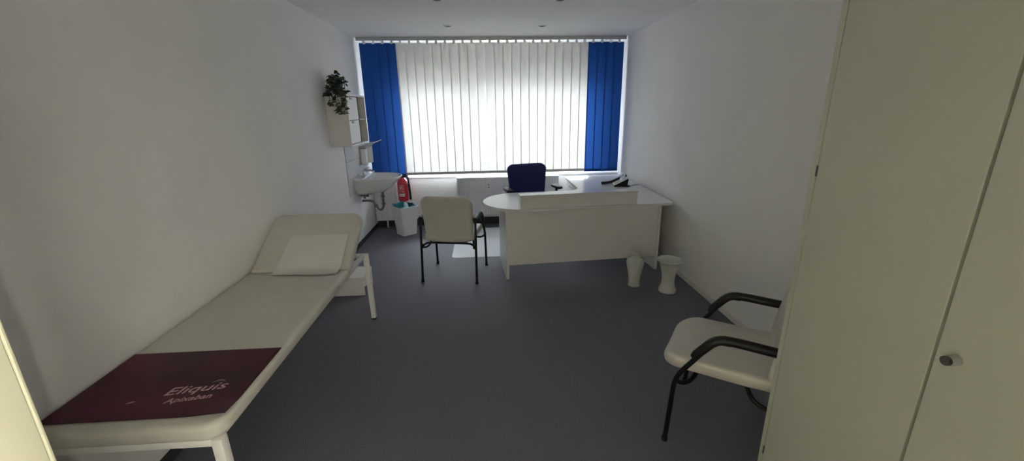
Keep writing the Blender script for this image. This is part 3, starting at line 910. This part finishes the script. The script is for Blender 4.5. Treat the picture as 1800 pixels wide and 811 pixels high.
# ------------------------------------------------------------------ trailing plant on the cabinet
pp = thing('potted_ivy', 'dark green trailing plant hanging over the near end of the wall cabinet', 'plant', (-1.515, 4.72, 1.825))
b = B(); lathe(b, [(0, 0), (.045, 0), (.060, .085), (.064, .085), (.064, .10), (.056, .10), (.050, .08), (0, .08)], 24); obj('pot', b, 'dark_grey', pp)
def leaf(b, p, d, s, roll):
    d = d.normalized(); up = Vector((0, 0, 1)); sd = d.cross(up)
    if sd.length < .1: sd = d.cross(Vector((1, 0, 0)))
    sd.normalize(); nn = sd.cross(d)
    sd, nn = sd * math.cos(roll) + nn * math.sin(roll), nn * math.cos(roll) - sd * math.sin(roll)
    prof = [(0, .0), (.08, .30), (.25, .46), (.45, .45), (.65, .33), (.85, .15), (1.0, 0)]
    mid = []; Lf = []; Rt = []
    for (t, w_) in prof:
        c = p + d * t * s - nn * .25 * s * t * t
        mid.append(b.verts.new(c))
        Lf.append(b.verts.new(c + sd * w_ * s + nn * .12 * s * w_)); Rt.append(b.verts.new(c - sd * w_ * s + nn * .12 * s * w_))
    for k in range(len(prof) - 1):
        b.faces.new((mid[k], mid[k + 1], Lf[k + 1], Lf[k])); b.faces.new((mid[k], Rt[k], Rt[k + 1], mid[k + 1]))
rn = random.Random(11)
b = B(); bs = B()
strands = []
def strand(pts):
    P = fillet(pts, .08, 6); tube(bs, P, .0028, 6); strands.append(P)
o0 = Vector((0, 0, .09))
strand([o0, (.0, -.08, .19), (-.02, -.14, .12), (-.035, -.175, -.03), (-.02, -.165, -.10)])
strand([o0, (.06, -.09, .16), (.075, -.17, .08), (.085, -.175, -.06), (.075, -.17, -.17)])
strand([o0, (.05, -.08, .18), (.03, -.16, .10), (.03, -.175, -.08), (.045, -.18, -.20)])
strand([o0, (.05, .0, .17), (.11, -.10, .13), (.13, -.17, -.03), (.105, -.19, -.19)])
strand([o0, (.0, -.03, .20), (.03, -.10, .15), (-.01, -.16, .02), (.0, -.17, -.06)])
strand([o0, (-.03, -.02, .17), (-.06, -.09, .12), (-.07, -.16, .0)])
strand([o0, (.03, -.02, .23)])
strand([o0, (.07, -.03, .19), (.11, -.07, .10)])
strand([o0, (.0, -.05, .21), (-.04, -.10, .15)])
for P in strands:
    ln = [0]
    for p, q in zip(P, P[1:]): ln.append(ln[-1] + (q - p).length)
    k = max(4, int(ln[-1] / .021))
    for i in range(k):
        s = ln[-1] * (i + 1) / k
        j = max(1, min(len(P) - 1, next((q for q in range(len(ln)) if ln[q] >= s), len(P) - 1)))
        p = P[j - 1].lerp(P[j], min(1, max(0, (s - ln[j - 1]) / max(1e-6, ln[j] - ln[j - 1]))))
        for q in range(2 if rn.random() < .55 else 1):
            t = rn.uniform(0, 2 * PI)
            d = Vector((math.cos(t), math.sin(t) * .8 - .3, rn.uniform(-.7, .35)))
            sz = rn.uniform(.034, .060)
            if p.x + d.normalized().x * sz < -.095 or p.z < .0 and p.y + d.normalized().y * sz > -.110: d.x = abs(d.x); d.y = -abs(d.y)
            if p.x + d.normalized().x * sz < -.095: d = Vector((.5, -.6, -.4))
            leaf(b, p, d, sz, rn.uniform(-.7, .7))
for P in strands: pass
obj('vines', bs, 'stem', pp)
obj('foliage', b, 'leaf', pp, True, 80)

# ------------------------------------------------------------------ the two floor vases
v1 = B()
lathe(v1, [(0, 0), (.054, 0), (.058, .006), (.055, .02), (.052, .05), (.058, .11), (.072, .18), (.083, .235), (.084, .262), (.074, .288), (.052, .302), (.043, .308), (.044, .318), (.052, .326), (.052, .332), (.042, .333), (.037, .318), (.04, .30), (.06, .27), (.05, .1), (0, .05)], 40)
o = tag(obj('floor_vase', v1, 'glaze', None, True, 60), 'narrow-necked white ceramic vase on the carpet, left of the pair', 'vase', 'white ceramic floor vases'); o.location = (1.396, 3.675, 0); o.scale = (1, 1, .96)
v2 = B()
lathe(v2, [(0, 0), (.078, 0), (.081, .008), (.080, .03), (.070, .055), (.061, .085), (.058, .13), (.063, .19), (.078, .255), (.088, .285), (.091, .292), (.089, .297), (.094, .302), (.104, .318), (.113, .330), (.116, .336), (.112, .342), (.104, .338), (.088, .33), (.05, .325), (0, .324)], 40)
o = tag(obj('floor_vase', v2, 'glaze', None, True, 60), 'flared white ceramic vase with wide flat top, beside the right wall', 'vase', 'white ceramic floor vases'); o.location = (1.660, 3.520, 0); o.scale = (1, 1, .92)

# ------------------------------------------------------------------ tall wardrobe on the right
FX = 1.12
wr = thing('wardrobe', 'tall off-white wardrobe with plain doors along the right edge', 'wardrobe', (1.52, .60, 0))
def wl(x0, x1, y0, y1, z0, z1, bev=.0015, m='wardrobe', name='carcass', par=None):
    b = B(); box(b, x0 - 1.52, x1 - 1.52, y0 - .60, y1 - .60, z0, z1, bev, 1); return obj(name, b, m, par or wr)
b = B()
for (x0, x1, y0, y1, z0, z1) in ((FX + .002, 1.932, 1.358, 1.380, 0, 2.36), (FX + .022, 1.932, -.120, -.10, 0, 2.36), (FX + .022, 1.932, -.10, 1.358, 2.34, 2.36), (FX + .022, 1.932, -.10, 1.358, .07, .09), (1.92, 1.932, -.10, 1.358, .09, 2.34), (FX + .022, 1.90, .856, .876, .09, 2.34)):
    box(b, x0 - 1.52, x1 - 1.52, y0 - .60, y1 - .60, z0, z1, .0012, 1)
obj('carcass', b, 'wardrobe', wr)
wl(FX + .06, 1.92, -.10, 1.358, 0, .07, .001, 'gap', 'plinth')
doors = []
for (y0, y1) in ((.869, 1.353), (.372, .861), (-.115, .366)):
    d = wl(FX, FX + .019, y0, y1, .085, 2.345, .002, 'wardrobe', 'door'); doors.append((d, y0, y1))
wl(FX + .0192, FX + .0215, .845, .885, .09, 2.34, 0, 'gap', 'gap_shade_strip')  # dark strip painted in for the shade inside the door gap
b = B()
kx, ky, kz = FX - 1.52, .812 - .60, 1.078
for (r0, x0, x1, nm, mt_) in ((.0125, 0, -.026, 'knob', 'grey_plastic'),):
    tube(b, [(kx, ky, kz), (kx - .026, ky, kz)], .0125, 20)
kn = obj('knob', b, 'grey_plastic', doors[1][0])
b = B(); tube(b, [(kx - .026, ky, kz), (kx - .034, ky, kz)], .0115, 20); obj('knob_cap', b, 'dark_grey', kn)
for z in (1.455, .290):
    b = B(); box(b, FX - .002 - 1.52, FX + .006 - 1.52, 1.350 - .60, 1.358 - .60, z - .018, z + .018, .001, 1); obj('hinge', b, 'dark_grey', doors[0][0])

# ------------------------------------------------------------------ light
w = bpy.data.worlds.new('overcast_sky'); S.world = w; w.use_nodes = True
nt = w.node_tree; bg = nt.nodes['Background']
tc = nt.nodes.new('ShaderNodeTexCoord'); sp = nt.nodes.new('ShaderNodeSeparateXYZ'); rp = nt.nodes.new('ShaderNodeValToRGB')
mr = nt.nodes.new('ShaderNodeMapRange'); mr.inputs['From Min'].default_value = -1; mr.inputs['From Max'].default_value = 1
nt.links.new(tc.outputs['Generated'], sp.inputs['Vector']); nt.links.new(sp.outputs['Z'], mr.inputs['Value']); nt.links.new(mr.outputs['Result'], rp.inputs['Fac'])
e = rp.color_ramp.elements
e[0].position = 0; e[0].color = (.30, .31, .32, 1)
e[1].position = 1; e[1].color = (.82, .90, 1.0, 1)
q = e.new(.47); q.color = (.42, .43, .44, 1)
q = e.new(.53); q.color = (.90, .94, 1.0, 1)
nt.links.new(rp.outputs['Color'], bg.inputs['Color']); bg.inputs['Strength'].default_value = 8.5

pl = bpy.data.lights.new('window_portal', 'AREA'); pl.shape = 'RECTANGLE'; pl.size = WX1 - WX0; pl.size_y = WZ1 - WZ0
pl.cycles.is_portal = True
po = bpy.data.objects.new('window_portal', pl); COL.objects.link(po); po.location = ((WX0 + WX1) / 2, YW + .05, (WZ0 + WZ1) / 2); po.rotation_euler = (-PI / 2, 0, 0)

hl_ = bpy.data.lights.new('hall_lamp', 'POINT'); hl_.energy = 115; hl_.color = (1, .95, .78); hl_.shadow_soft_size = .12
ho = bpy.data.objects.new('hall_lamp', hl_); COL.objects.link(ho); ho.location = (1.55, -1.35, 1.95)

# ------------------------------------------------------------------ camera (solved from the photo's vanishing points)
F, CXp, CYp = 739., 900., 405.5
dv = Vector((850 - CXp, 188 - CYp, F)).normalized(); vv = Vector((938 - CXp, 2910 - CYp, F)).normalized()
vv = (vv - dv * vv.dot(dv)).normalized(); xx = vv.cross(dv).normalized()
R = Matrix((xx, dv, -vv))                       # world <- image axes (x right, y down, z forward)
R3 = R @ Matrix(((1, 0, 0), (0, -1, 0), (0, 0, -1)))
cam = bpy.data.cameras.new('camera'); cam.sensor_fit = 'HORIZONTAL'; cam.sensor_width = 36; cam.lens = F / 1800 * 36; cam.clip_start = .02
cao = bpy.data.objects.new('camera', cam); COL.objects.link(cao)
cao.matrix_world = Matrix.Translation((0, 0, 1.68)) @ R3.to_4x4()
S.camera = cao

S.view_settings.view_transform = 'Standard'; S.view_settings.look = 'None'
S.view_settings.exposure = 1.45; S.view_settings.gamma = 1; S.view_settings.use_curve_mapping = False
S.cycles.max_bounces = 12; S.cycles.diffuse_bounces = 8; S.cycles.transparent_max_bounces = 8
S.cycles.use_denoising = True
